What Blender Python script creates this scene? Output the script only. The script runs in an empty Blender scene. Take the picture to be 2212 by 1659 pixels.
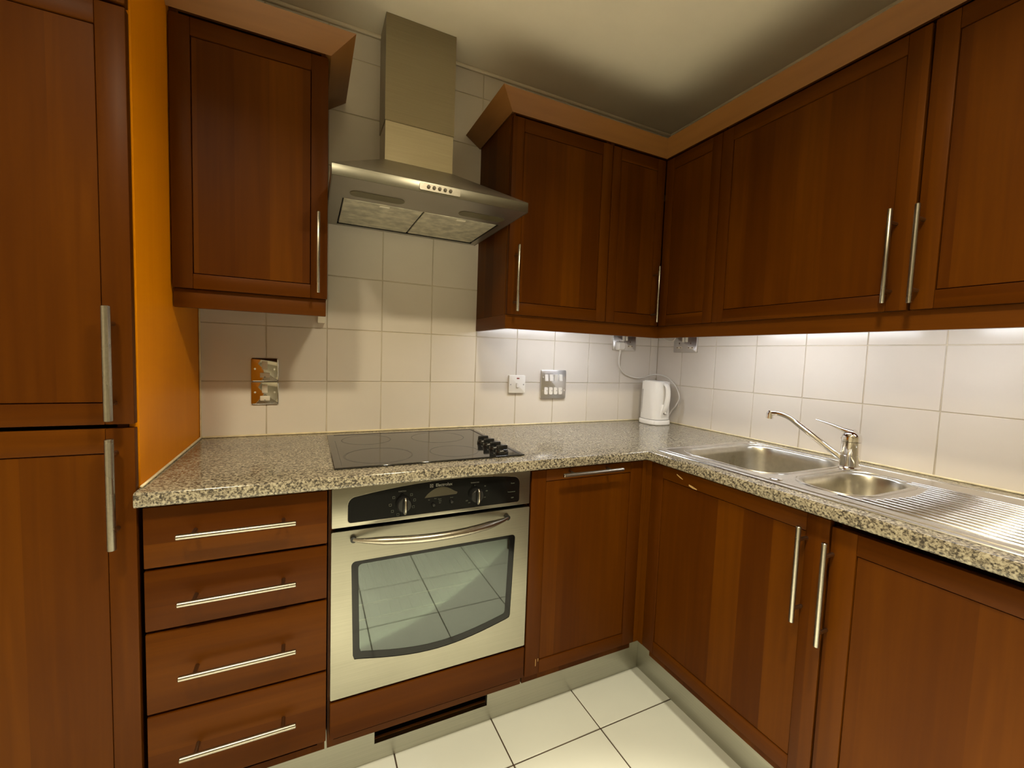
import bpy, bmesh, math, random
from mathutils import Vector, Matrix
random.seed(7)
S = bpy.context.scene
PI = math.pi

# ------------------------------------------------------------------ camera
cam_d = bpy.data.cameras.new('camera')
cam = bpy.data.objects.new('camera', cam_d)
S.collection.objects.link(cam)
S.camera = cam
cam_d.sensor_width = 36.0
cam_d.lens = 36.0 * 924.606 / 2212.0
cam_d.clip_start = 0.02
CY, CP, CR = .44514, -.06584, .03522
fwd = Vector((math.sin(CY) * math.cos(CP), math.cos(CY) * math.cos(CP), math.sin(CP)))
rt = Vector((math.cos(CY), -math.sin(CY), 0))
up = rt.cross(fwd)
X = math.cos(CR) * rt + math.sin(CR) * up
Y = -math.sin(CR) * rt + math.cos(CR) * up
M = Matrix((X, Y, -fwd)).transposed().to_4x4()
M.translation = Vector((-1.71476, -1.76934, 1.23255))
cam.matrix_world = M

# ------------------------------------------------------------------ world, exposure
w = bpy.data.worlds.new('world')
S.world = w
w.use_nodes = True
w.node_tree.nodes['Background'].inputs[0].default_value = (1.0, .85, .6, 1)
w.node_tree.nodes['Background'].inputs[1].default_value = 0.02
S.view_settings.view_transform = 'Standard'
S.view_settings.look = 'None'
S.view_settings.gamma = 1.0
S.view_settings.use_curve_mapping = False
S.view_settings.exposure = 0.0

SPILL_W = 18.5
BEAM_W = 730.0       # watts of each ceiling downlight (halogen spot)
DOWN_C = (1.0, .87, .60)
TUBE_E = 28.0        # emission strength of the under-cabinet tubes
TUBE_C = (.95, 1.0, 1.06)
DOWNLIGHTS = [(-2.18, -1.58), (-1.2, -1.58)]


# ------------------------------------------------------------------ materials
def new_mat(name):
    m = bpy.data.materials.new(name)
    m.use_nodes = True
    nt = m.node_tree
    b = nt.nodes['Principled BSDF']
    return m, nt, b


def N(nt, t, **kw):
    n = nt.nodes.new(t)
    for k, v in kw.items():
        setattr(n, k, v)
    return n


def math_node(nt, op, a, b=None):
    n = N(nt, 'ShaderNodeMath', operation=op)
    for i, v in enumerate((a, b)):
        if v is None:
            continue
        if isinstance(v, (int, float)):
            n.inputs[i].default_value = v
        else:
            nt.links.new(v, n.inputs[i])
    return n.outputs[0]


def ramp(nt, fac, stops):
    r = N(nt, 'ShaderNodeValToRGB')
    e = r.color_ramp.elements
    while len(e) < len(stops):
        e.new(.5)
    for i, (p, c) in enumerate(stops):
        e[i].position = p
        e[i].color = (*c, 1)
    nt.links.new(fac, r.inputs[0])
    return r.outputs[0]


def wood(name, horizontal, dark, mid, light, rough=.42, stave=.085, seed=0.0, spec=.07):
    m, nt, b = new_mat(name)
    tc = N(nt, 'ShaderNodeNewGeometry')
    sp = N(nt, 'ShaderNodeSeparateXYZ')
    nt.links.new(tc.outputs['Position'], sp.inputs[0])
    a = math_node(nt, 'ADD', sp.outputs[0], sp.outputs[1])
    z = sp.outputs[2]
    across, along = (z, a) if horizontal else (a, z)
    oi = N(nt, 'ShaderNodeObjectInfo')
    off = math_node(nt, 'MULTIPLY', oi.outputs['Random'], 7.0)
    ac = math_node(nt, 'ADD', across, off)
    # staves glued side by side, each of its own tone
    warp = math_node(nt, 'MULTIPLY', ac, 1.0 / stave)
    cell = math_node(nt, 'FLOOR', warp)
    wn = N(nt, 'ShaderNodeTexWhiteNoise', noise_dimensions='1D')
    nt.links.new(math_node(nt, 'ADD', cell, seed), wn.inputs['W'])
    cv = N(nt, 'ShaderNodeCombineXYZ')
    nt.links.new(math_node(nt, 'MULTIPLY', ac, 55.0), cv.inputs[0])
    nt.links.new(math_node(nt, 'MULTIPLY', along, 2.2), cv.inputs[1])
    nt.links.new(math_node(nt, 'MULTIPLY', cell, 3.7), cv.inputs[2])
    n1 = N(nt, 'ShaderNodeTexNoise')
    n1.inputs['Scale'].default_value = 1.0
    n1.inputs['Detail'].default_value = 5
    n1.inputs['Distortion'].default_value = .6
    nt.links.new(cv.outputs[0], n1.inputs['Vector'])
    cv2 = N(nt, 'ShaderNodeCombineXYZ')
    nt.links.new(math_node(nt, 'MULTIPLY', ac, 8.0), cv2.inputs[0])
    nt.links.new(math_node(nt, 'MULTIPLY', along, 1.6), cv2.inputs[1])
    nt.links.new(off, cv2.inputs[2])
    n2 = N(nt, 'ShaderNodeTexNoise')
    n2.inputs['Scale'].default_value = 1.0
    n2.inputs['Detail'].default_value = 3
    nt.links.new(cv2.outputs[0], n2.inputs['Vector'])
    f = math_node(nt, 'MULTIPLY', n1.outputs[0], .34)
    f = math_node(nt, 'ADD', f, math_node(nt, 'MULTIPLY', n2.outputs[0], .36))
    f = math_node(nt, 'ADD', f, math_node(nt, 'MULTIPLY', wn.outputs['Value'], .30))
    col = ramp(nt, f, [(.28, dark), (.5, mid), (.72, light)])
    nt.links.new(col, b.inputs['Base Color'])
    b.inputs['Roughness'].default_value = rough
    b.inputs['Specular IOR Level'].default_value = spec
    bp = N(nt, 'ShaderNodeBump')
    bp.inputs['Strength'].default_value = .04
    bp.inputs['Distance'].default_value = .002
    nt.links.new(n1.outputs[0], bp.inputs['Height'])
    nt.links.new(bp.outputs[0], b.inputs['Normal'])
    return m


CH_D, CH_M, CH_L = (.056, .0135, .0002), (.078, .0205, .0003), (.108, .0310, .0005)
WV = wood('cherry_veneer_upright', False, CH_D, CH_M, CH_L)
WH = wood('cherry_veneer_level', True, CH_D, CH_M, CH_L, stave=.06)
WORANGE = wood('orange_veneer', False, (.66, .215, .001), (.72, .24, .001), (.77, .265, .002), rough=.45, stave=.2)
WPEL = wood('cherry_pelmet', True, (.075, .020, .0006), (.105, .030, .0010), (.14, .042, .002), rough=.4, stave=.3, spec=.12)
WSHEEN = wood('cherry_ceiling_sheen', True, (.19, .078, .018), (.245, .105, .027), (.30, .135, .04), rough=.36, spec=.3, stave=.3)  # lighter, greyer cherry: floor bounce and ceiling reflection put into the colour


def plain(name, col, rough=.5, metal=0.0, spec=.5, **kw):
    m, nt, b = new_mat(name)
    n = N(nt, 'ShaderNodeTexNoise')
    n.inputs['Scale'].default_value = kw.get('nscale', 6.0)
    n.inputs['Detail'].default_value = 4
    g = N(nt, 'ShaderNodeNewGeometry')
    nt.links.new(g.outputs['Position'], n.inputs['Vector'])
    v = kw.get('var', .06)
    c0 = tuple(max(0, c * (1 - v)) for c in col)
    c1 = tuple(min(1, c * (1 + v)) for c in col)
    nt.links.new(ramp(nt, n.outputs[0], [(.35, c0), (.65, c1)]), b.inputs['Base Color'])
    b.inputs['Roughness'].default_value = rough
    b.inputs['Metallic'].default_value = metal
    b.inputs['Specular IOR Level'].default_value = spec
    if kw.get('coat'):
        b.inputs['Coat Weight'].default_value = kw['coat']
        b.inputs['Coat Roughness'].default_value = .05
    if kw.get('bump'):
        bp = N(nt, 'ShaderNodeBump')
        bp.inputs['Strength'].default_value = kw['bump']
        bp.inputs['Distance'].default_value = .002
        n2 = N(nt, 'ShaderNodeTexNoise')
        n2.inputs['Scale'].default_value = kw.get('bscale', 40.0)
        nt.links.new(g.outputs['Position'], n2.inputs['Vector'])
        nt.links.new(n2.outputs[0], bp.inputs['Height'])
        nt.links.new(bp.outputs[0], b.inputs['Normal'])
    return m


def brushed(name, col, rough, scale, var=.12, smudge=.08, aniso=.5, bump=.03):
    m, nt, b = new_mat(name)
    g = N(nt, 'ShaderNodeNewGeometry')
    mp = N(nt, 'ShaderNodeVectorMath', operation='MULTIPLY')
    mp.inputs[1].default_value = scale
    nt.links.new(g.outputs['Position'], mp.inputs[0])
    n = N(nt, 'ShaderNodeTexNoise')
    n.inputs['Scale'].default_value = 1.0
    n.inputs['Detail'].default_value = 3
    nt.links.new(mp.outputs[0], n.inputs['Vector'])
    n2 = N(nt, 'ShaderNodeTexNoise')
    n2.inputs['Scale'].default_value = 7.0
    n2.inputs['Detail'].default_value = 4
    nt.links.new(g.outputs['Position'], n2.inputs['Vector'])
    c0 = tuple(c * (1 - var) for c in col)
    nt.links.new(ramp(nt, n.outputs[0], [(.3, c0), (.7, col)]), b.inputs['Base Color'])
    b.inputs['Metallic'].default_value = 1.0
    r = math_node(nt, 'ADD', math_node(nt, 'MULTIPLY', n2.outputs[0], smudge * 2), rough - smudge)
    nt.links.new(r, b.inputs['Roughness'])
    bp = N(nt, 'ShaderNodeBump')
    bp.inputs['Strength'].default_value = bump
    bp.inputs['Distance'].default_value = .001
    nt.links.new(n.outputs[0], bp.inputs['Height'])
    nt.links.new(bp.outputs[0], b.inputs['Normal'])
    return m


STEEL_H = brushed('brushed_steel_level', (.27, .258, .21), .34, (4, 4, 900))
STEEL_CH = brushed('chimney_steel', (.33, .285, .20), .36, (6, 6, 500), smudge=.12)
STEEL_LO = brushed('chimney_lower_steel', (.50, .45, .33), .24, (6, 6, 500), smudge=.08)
STEEL_DK = brushed('canopy_steel', (.47, .45, .41), .38, (4, 4, 900))
STEEL_BAR = brushed('satin_bar_steel', (.42, .39, .33), .28, (200, 200, 200), bump=.01)
STEEL_SINK = brushed('sink_steel', (.70, .67, .62), .24, (5, 60, 60), bump=.0)
STEEL_BOWL = brushed('bowl_steel', (.58, .55, .48), .30, (60, 60, 60), bump=.02)
PLINTH = brushed('plinth_steel', (.50, .49, .42), .42, (3, 3, 500))
CHROME = plain('chrome', (.82, .80, .78), .06, 1.0, var=.02)
CHROME_PL = plain('polished_plate', (.62, .60, .56), .07, 1.0, var=.04, bump=.05, bscale=9)
GRID_PL = plain('satin_plate', (.66, .64, .62), .30, 1.0, var=.03)
WHITE_PL = plain('white_plastic', (.80, .76, .70), .35, var=.02)
CREAM_PL = plain('cream_plastic', (.76, .70, .58), .4, var=.02)
KETTLE = plain('kettle_plastic', (.84, .82, .80), .22, var=.02)
TILE_W = plain('wall_tile_glaze', (.74, .68, .61), .20, spec=.5, var=.03, bump=.10, bscale=16, nscale=3)
GROUT = plain('grout', (.62, .55, .43), .8, var=.15, nscale=9)
GROUT_D = plain('floor_grout', (.07, .045, .03), .8, var=.3)
TILE_F = plain('floor_tile_glaze', (.75, .79, .76), .22, var=.03, nscale=2)
SEAL = plain('sealant', (.80, .70, .47), .5, var=.12, nscale=30)
CEIL = plain('ceiling_paint', (.90, .81, .66), .9, var=.02)
PAINT = plain('wall_paint', (.50, .46, .38), .85, var=.03)
BLACKG = plain('black_glass', (.004, .004, .004), .08, spec=.22, var=.1)
HOBG = plain('hob_glass', (.012, .012, .012), .07, spec=.9, var=.1)
RINGM = plain('zone_print', (.05, .046, .042), .35, var=.4, nscale=60)
BLACKP = plain('black_plastic', (.010, .010, .010), .25, var=.1)
SHADE = plain('void_shade', (.012, .007, .005), .8, var=.1)  # near-black colour stands for the shade inside openings
FILTER = plain('filter_mesh', (.58, .55, .44), .5, .6, var=.22, nscale=30, bump=.5, bscale=600)
LENS = plain('lamp_lens', (.085, .07, .035), .4, var=.1)
PRINT = plain('panel_print', (.24, .24, .22), .5, var=.05)
PRINT_D = plain('faint_print', (.09, .10, .08), .5, var=.05)
DISP = plain('display_window', (.050, .044, .028), .15, var=.1)
RED = plain('neon_window', (.30, .05, .05), .3)
BRASS = plain('socket_holes', (.12, .06, .03), .5)
GREYP = plain('grey_plastic', (.35, .33, .31), .4)
SCUFF = plain('bare_chip', (.62, .40, .15), .7, var=.1)
CAVITY = plain('enamel_rod_shade', (.010, .012, .011), .9, spec=.05, var=.1)
WIRE = plain('rack_wire', (.75, .65, .40), .3, .8)
HOB_SHADE = plain('hob_recess_shade', (.012, .006, .005), .5)  # black stands for recess shade along the hob edges


def granite():
    m, nt, b = new_mat('speckled_laminate')
    g = N(nt, 'ShaderNodeNewGeometry')
    n = N(nt, 'ShaderNodeTexNoise')
    n.inputs['Scale'].default_value = 185
    n.inputs['Detail'].default_value = 3
    n.inputs['Roughness'].default_value = .6
    nt.links.new(g.outputs['Position'], n.inputs['Vector'])
    v = N(nt, 'ShaderNodeTexVoronoi')
    v.inputs['Scale'].default_value = 250
    nt.links.new(g.outputs['Position'], v.inputs['Vector'])
    sc = N(nt, 'ShaderNodeSeparateColor')
    nt.links.new(v.outputs['Color'], sc.inputs[0])
    f = math_node(nt, 'ADD', math_node(nt, 'MULTIPLY', n.outputs[0], .75), math_node(nt, 'MULTIPLY', sc.outputs[0], .25))
    c = ramp(nt, f, [(.35, (.050, .044, .037)), (.43, (.12, .103, .078)), (.50, (.23, .20, .150)),
                     (.56, (.31, .275, .205)), (.68, (.42, .38, .29))])
    nt.links.new(c, b.inputs['Base Color'])
    b.inputs['Roughness'].default_value = .16
    b.inputs['Specular IOR Level'].default_value = .5
    return m


GRANITE = granite()


def emis(name, col, strength):
    m, nt, b = new_mat(name)
    b.inputs['Base Color'].default_value = (.8, .8, .8, 1)
    b.inputs['Emission Color'].default_value = (*col, 1)
    b.inputs['Emission Strength'].default_value = strength
    return m


TUBE = emis('tube_light', TUBE_C, TUBE_E)
BULB = emis('downlight_glass', DOWN_C, 12)


def oven_glass():
    m = bpy.data.materials.new('coated_oven_glass')
    m.use_nodes = True
    nt = m.node_tree
    nt.nodes.clear()
    out = N(nt, 'ShaderNodeOutputMaterial')
    mx = N(nt, 'ShaderNodeMixShader')
    lw = N(nt, 'ShaderNodeFresnel')
    lw.inputs['IOR'].default_value = 1.75
    nt.links.new(lw.outputs[0], mx.inputs[0])
    t = N(nt, 'ShaderNodeBsdfTransparent')
    t.inputs[0].default_value = (.34, .37, .34, 1)
    g = N(nt, 'ShaderNodeBsdfGlossy')
    g.inputs['Color'].default_value = (.90, 1.0, .98, 1)
    g.inputs['Roughness'].default_value = .03
    n = N(nt, 'ShaderNodeTexNoise')
    n.inputs['Scale'].default_value = 4
    bp = N(nt, 'ShaderNodeBump')
    bp.inputs['Strength'].default_value = .02
    nt.links.new(n.outputs[0], bp.inputs['Height'])
    nt.links.new(bp.outputs[0], g.inputs['Normal'])
    nt.links.new(t.outputs[0], mx.inputs[1])
    nt.links.new(g.outputs[0], mx.inputs[2])
    nt.links.new(mx.outputs[0], out.inputs[0])
    return m


OGLASS = oven_glass()

# ------------------------------------------------------------------ mesh helpers
ORG = {}


class MB:
    def __init__(self):
        self.v, self.f, self.mi, self.m = [], [], [], 0

    def add(self, verts, faces):
        o = len(self.v)
        self.v += [tuple(p) for p in verts]
        self.f += [[i + o for i in f] for f in faces]
        self.mi += [self.m] * len(faces)
        return self

    def bm(self, bm):
        bm.verts.index_update()
        self.add([v.co.copy() for v in bm.verts], [[v.index for v in f.verts] for f in bm.faces])
        bm.free()
        return self

    def box(self, x0, x1, y0, y1, z0, z1, bev=0.0, seg=1):
        x0, x1 = min(x0, x1), max(x0, x1)
        y0, y1 = min(y0, y1), max(y0, y1)
        z0, z1 = min(z0, z1), max(z0, z1)
        b = bmesh.new()
        vs = [b.verts.new(p) for p in ((x0, y0, z0), (x1, y0, z0), (x1, y1, z0), (x0, y1, z0),
                                       (x0, y0, z1), (x1, y0, z1), (x1, y1, z1), (x0, y1, z1))]
        for q in ((0, 3, 2, 1), (4, 5, 6, 7), (0, 1, 5, 4), (1, 2, 6, 5), (2, 3, 7, 6), (3, 0, 4, 7)):
            b.faces.new([vs[i] for i in q])
        if bev:
            bmesh.ops.bevel(b, geom=list(b.edges), offset=bev, segments=seg, affect='EDGES', profile=.5)
        return self.bm(b)

    def tube(self, pts, r, n=12, caps=True):
        pts = [Vector(p) for p in pts]
        rs = r if isinstance(r, (list, tuple)) else [r] * len(pts)
        vs, fs = [], []
        t0 = (pts[1] - pts[0]).normalized()
        ref = Vector((0, 0, 1)) if abs(t0.z) < .9 else Vector((1, 0, 0))
        u = t0.cross(ref).normalized()
        for i, p in enumerate(pts):
            a = pts[max(i - 1, 0)]
            c = pts[min(i + 1, len(pts) - 1)]
            t = (c - a).normalized()
            u = (u - t * u.dot(t)).normalized()
            v = t.cross(u)
            for k in range(n):
                an = 2 * PI * k / n
                vs.append(p + (u * math.cos(an) + v * math.sin(an)) * rs[i])
        for i in range(len(pts) - 1):
            for k in range(n):
                k2 = (k + 1) % n
                fs.append([i * n + k, i * n + k2, (i + 1) * n + k2, (i + 1) * n + k])
        if caps:
            fs.append(list(range(n))[::-1])
            fs.append([(len(pts) - 1) * n + k for k in range(n)])
        return self.add(vs, fs)

    def loft(self, loops, cap0=True, cap1=True):
        n = len(loops[0])
        vs = [p for l in loops for p in l]
        fs = []
        for i in range(len(loops) - 1):
            for k in range(n):
                k2 = (k + 1) % n
                fs.append([i * n + k, i * n + k2, (i + 1) * n + k2, (i + 1) * n + k])
        if cap0:
            fs.append(list(range(n))[::-1])
        if cap1:
            fs.append([(len(loops) - 1) * n + k for k in range(n)])
        return self.add(vs, fs)

    def lathe(self, prof, c, n=24):
        return self.loft([[(c[0] + r * math.cos(2 * PI * k / n), c[1] + r * math.sin(2 * PI * k / n), c[2] + z)
                           for k in range(n)] for r, z in prof])

    def prism_y(self, poly, y0, y1):
        """polygon of (x, z) points extruded along y"""
        return self.loft([[(x, y0, z) for x, z in poly], [(x, y1, z) for x, z in poly]])

    def prism_z(self, poly, z0, z1):
        return self.loft([[(x, y, z0) for x, y in poly], [(x, y, z1) for x, y in poly]])

    def build(self, name, mats, parent=None, origin=None, angle=40):
        if origin is None:
            origin = ORG.get(parent.as_pointer()) if parent is not None else Vector((0, 0, 0))
        origin = Vector(origin)
        me = bpy.data.meshes.new(name)
        me.from_pydata([Vector(v) - origin for v in self.v], [], self.f)
        if not isinstance(mats, (list, tuple)):
            mats = [mats]
        for m in mats:
            me.materials.append(m)
        for p, i in zip(me.polygons, self.mi):
            p.material_index = i
            p.use_smooth = True
        b = bmesh.new()
        b.from_mesh(me)
        bmesh.ops.recalc_face_normals(b, faces=b.faces)
        b.to_mesh(me)
        b.free()
        me.set_sharp_from_angle(angle=math.radians(angle))
        o = bpy.data.objects.new(name, me)
        S.collection.objects.link(o)
        if parent is not None:
            o.parent = parent
            po = ORG[parent.as_pointer()]
            o.location = origin - po
        else:
            o.location = origin
        ORG[o.as_pointer()] = origin
        return o


def thing(name, label, cat, loc, group=None):
    o = bpy.data.objects.new(name, None)
    o.empty_display_size = .05
    S.collection.objects.link(o)
    o.location = loc
    ORG[o.as_pointer()] = Vector(loc)
    return tag(o, label, cat, group)


def tag(o, label, cat, group=None):
    o['label'] = label
    o['category'] = cat
    if group:
        o['group'] = group
    return o


def struct(o):
    o['kind'] = 'structure'
    return o


def spline(pts, n=8):
    P = [Vector(p) for p in pts]
    P = [P[0] * 2 - P[1]] + P + [P[-1] * 2 - P[-2]]
    out = []
    for i in range(1, len(P) - 2):
        for k in range(n):
            t = k / n
            a, b, c, d = P[i - 1:i + 3]
            out.append(.5 * ((2 * b) + (c - a) * t + (2 * a - 5 * b + 4 * c - d) * t * t + (3 * b - a - 3 * c + d) * t ** 3))
    out.append(P[-2])
    return out


def rrect(x0, x1, y0, y1, r, n=6):
    out = []
    for cx, cy, a0 in ((x1 - r, y1 - r, 0), (x0 + r, y1 - r, PI / 2), (x0 + r, y0 + r, PI), (x1 - r, y0 + r, 1.5 * PI)):
        for k in range(n + 1):
            a = a0 + PI / 2 * k / n
            out.append((cx + r * math.cos(a), cy + r * math.sin(a)))
    return out


def sweep(mb, path, prof):
    """profile (outward offset, z) along an open XY path; outward is on the right of travel"""
    P = [Vector((p[0], p[1])) for p in path]
    loops = []
    for i, p in enumerate(P):
        ns = []
        if i > 0:
            d = (P[i] - P[i - 1]).normalized()
            ns.append(Vector((d.y, -d.x)))
        if i < len(P) - 1:
            d = (P[i + 1] - P[i]).normalized()
            ns.append(Vector((d.y, -d.x)))
        if len(ns) == 2:
            s = ns[0] + ns[1]
            m = s / (1 + ns[0].dot(ns[1]))
        else:
            m = ns[0]
        loops.append([(p.x + m.x * o, p.y + m.y * o, z) for o, z in prof])
    return mb.loft(loops)


def cells(xs, ys, inside, z0, z1):
    """slab with holes: shared verts on a grid of cells"""
    b = bmesh.new()
    V = {}

    def v(i, j, z):
        k = (i, j, z)
        if k not in V:
            V[k] = b.verts.new((xs[i], ys[j], z))
        return V[k]
    nx, ny = len(xs) - 1, len(ys) - 1
    ok = {(i, j): inside((xs[i] + xs[i + 1]) / 2, (ys[j] + ys[j + 1]) / 2) for i in range(nx) for j in range(ny)}
    for (i, j), o in ok.items():
        if not o:
            continue
        b.faces.new([v(i, j, z1), v(i + 1, j, z1), v(i + 1, j + 1, z1), v(i, j + 1, z1)])
        b.faces.new([v(i, j, z0), v(i, j + 1, z0), v(i + 1, j + 1, z0), v(i + 1, j, z0)])
        for di, dj, a, c in ((-1, 0, (i, j + 1), (i, j)), (1, 0, (i + 1, j), (i + 1, j + 1)),
                             (0, -1, (i, j), (i + 1, j)), (0, 1, (i + 1, j + 1), (i, j + 1))):
            if not ok.get((i + di, j + dj), False):
                b.faces.new([v(*a, z0), v(*c, z0), v(*c, z1), v(*a, z1)])
    bmesh.ops.dissolve_limit(b, angle_limit=.01, verts=b.verts, edges=b.edges)
    return b


def text(s, size, loc, parent, mat, name='lettering', align='CENTER', rot=(PI / 2, 0, 0), sx=1.0, font_offset=0):
    c = bpy.data.curves.new('lettering', 'FONT')
    c.body = s
    c.size = size
    c.extrude = .00015
    c.align_x = align
    c.align_y = 'CENTER'
    c.offset = font_offset
    t = bpy.data.objects.new('tmp', c)
    S.collection.objects.link(t)
    dg = bpy.context.evaluated_depsgraph_get()
    me = bpy.data.meshes.new_from_object(t.evaluated_get(dg))
    bpy.data.objects.remove(t)
    bpy.data.curves.remove(c)
    me.materials.clear()
    me.materials.append(mat)
    me.name = name
    o = bpy.data.objects.new(name, me)
    S.collection.objects.link(o)
    o.rotation_euler = rot
    o.scale = (sx, 1, 1)
    o.parent = parent
    o.location = Vector(loc) - ORG[parent.as_pointer()]
    return o


# ------------------------------------------------------------------ room shell
RX0, RX1, RY0, RY1, CZ = -2.70, 0.0, -3.3, 0.0, 2.42
fl = MB().box(RX0 - .1, RX1 + .1, RY0 - .1, RY1 + .1, -.1, -.0025).build('floor', GROUT_D)
struct(fl)
FT = .3222
ft_me = None
fx0, fy0 = -.828, -.692
for i in range(-2, 6):
    for j in range(-1, 8):
        cx, cy = fx0 - FT * (i + .5), fy0 - FT * (j + .5)
        if cy - FT / 2 < RY0 - .12 or cx - FT / 2 < RX0 - .15 or cx > .1:
            continue
        if ft_me is None:
            h = FT / 2 - .0022
            t = MB().box(cx - h, cx + h, cy - h, cy + h, -.010, 0, .0012).build('tile', TILE_F, fl, origin=(cx, cy, 0))
            ft_me = t.data
        else:
            t = bpy.data.objects.new('tile', ft_me)
            S.collection.objects.link(t)
            t.parent = fl
            t.location = (cx, cy, 0)

struct(MB().box(RX0 - .1, RX1 + .1, RY0 - .1, RY1 + .1, CZ, CZ + .1).build('ceiling', CEIL))
wb = struct(MB().box(RX0 - .1, RX1 + .1, .0025, .1025, -.002, CZ).build('wall_back', GROUT))
wr = struct(MB().box(.0025, .1025, RY0 - .1, .0025, -.002, CZ).build('wall_right', GROUT))
struct(MB().box(RX0 - .1, RX0, RY0 - .1, 0, -.002, CZ).build('wall_left', PAINT))
struct(MB().box(RX0, RX1, RY0 - .1, RY0, -.002, CZ).build('wall_front', PAINT))
G = .0014
TH = .008


def wall_tile(parent, axis, a0, a1, z0, z1, cache={}):
    key = (axis, round(a1 - a0, 4), round(z1 - z0, 4))
    o3 = (a0, 0, z0) if axis == 'x' else (0, a0, z0)
    if key not in cache:
        mb = MB()
        if axis == 'x':
            mb.box(a0 + G, a1 - G, 0, TH, z0 + G, z1 - G, .0012)
        else:
            mb.box(0, TH, a0 + G, a1 - G, z0 + G, z1 - G, .0012)
        t = mb.build('tile', TILE_W, parent, origin=o3)
        cache[key] = t.data
    else:
        t = bpy.data.objects.new('tile', cache[key])
        S.collection.objects.link(t)
        t.parent = parent
        t.location = o3
    return t


gx = [-2.052] + [-1.652 + .2 * k for k in range(-1, 9)] + [0.0]
gz = [.91 + .2 * k for k in range(8)] + [CZ - .012]
for i in range(len(gx) - 1):
    for k in range(len(gz) - 1):
        a, c = gx[i], gx[i + 1]
        if i >= 1 and k >= 3 and k <= 4 and gx[i] > -1.04 or (i == 0 and k >= 3):
            pass
        wall_tile(wb, 'x', a, c, gz[k], gz[k + 1])
gy = [0.0, -.168] + [-.168 - .2 * k for k in range(1, 10)]
for i in range(len(gy) - 1):
    for k in range(len(gz) - 1):
        wall_tile(wr, 'y', gy[i + 1], gy[i], gz[k], gz[k + 1])
struct(MB().box(-2.06, 0, -.010, .002, CZ - .012, CZ, .003).build('trim_1', CEIL))
struct(MB().box(-.006, .002, -2.6, 0, CZ - .013, CZ, .003).build('trim_2', CEIL))


# ------------------------------------------------------------------ doors and cabinets
def bxm(mb, axis, plane, a0, a1, d0, d1, z0, z1, bev=0, seg=1):
    if axis == 'y':
        mb.box(a0, a1, plane + d0, plane + d1, z0, z1, bev, seg)
    else:
        mb.box(plane + d0, plane + d1, a0, a1, z0, z1, bev, seg)


def bar(parent, axis, plane, horizontal, a, z, length, gap=.18, r=.0062, so=.036, ra=None):
    mb = MB()

    def P(aa, d, zz):
        return (aa, plane + d, zz) if axis == 'y' else (plane + d, aa, zz)
    if horizontal:
        e0, e1 = P(a - length / 2, -so, z), P(a + length / 2, -so, z)
        st = [(a - gap / 2, z), (a + gap / 2, z)]
    else:
        e0, e1 = P(a, -so, z - length / 2), P(a, -so, z + length / 2)
        st = [(a, z - gap / 2), (a, z + gap / 2)]
    E0, E1 = Vector(e0), Vector(e1)
    d = (E1 - E0).normalized()
    mb.tube([E0, E0 + d * .0012, E1 - d * .0012, E1], [r * .82, r, r, r * .82], 20)
    for sa, sz in st:
        mb.tube([P(sa, .001, sz), P(sa, -so + r * .5, sz)], .0046, 12)
    return mb.build('handle', STEEL_BAR, parent)


def shaker(parent, axis, plane, a0, a1, z0, z1, stile=.052, top=.045, bot=.045, hinge=None, name='door', th=.020):
    """frame of two stiles and two rails (the door object) and a recessed panel (its child)"""
    mb = MB()
    g = .0003
    bxm(mb, axis, plane, a0, a0 + stile, 0, th, z0, z1, .0016, 2)
    bxm(mb, axis, plane, a1 - stile, a1, 0, th, z0, z1, .0016, 2)
    mb.m = 1
    bxm(mb, axis, plane, a0 + stile + g, a1 - stile - g, .0002, th, z1 - top, z1, .0014, 2)
    bxm(mb, axis, plane, a0 + stile + g, a1 - stile - g, .0002, th, z0, z0 + bot, .0014, 2)
    d = mb.build(name, [WV, WH], parent)
    pm = MB()
    bxm(pm, axis, plane, a0 + stile + .0016, a1 - stile - .0016, .0032, th - .003, z0 + bot + .0016, z1 - top - .0016, .001)
    pm.build('panel', WV, d)
    return d


def carcass(parent, x0, x1, y0, y1, z0, z1, open_side, top=True, t=.018, mat=WV):
    mb = MB()
    mb.box(x0, x1, y0, y1, z0, z0 + t)
    if top:
        mb.box(x0, x1, y0, y1, z1 - t, z1)
    if open_side != 'x-':
        mb.box(x0, x0 + t, y0, y1, z0 + t, z1 - (t if top else 0))
    if open_side != 'x+':
        mb.box(x1 - t, x1, y0, y1, z0 + t, z1 - (t if top else 0))
    if open_side != 'y-':
        mb.box(x0 + t, x1 - t, y0, y0 + .006, z0 + t, z1 - (t if top else 0)) if False else None
    if open_side == 'y-':
        mb.box(x0 + t, x1 - t, y1 - .006, y1, z0 + t, z1 - (t if top else 0))
    else:
        mb.box(x0 + t, x1 - t, y1 - t, y1, z0 + t, z1 - (t if top else 0))
        mb.box(x0 + t, x1 - t, y0, y0 + t, z0 + t, z1 - (t if top else 0))
    return mb.build('carcass', mat, parent)


DP = -.600      # base door front plane
UP_ = -.322     # wall door front plane
PF = -.515      # plinth plane
ZB0, ZB1 = .186, .871

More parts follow.
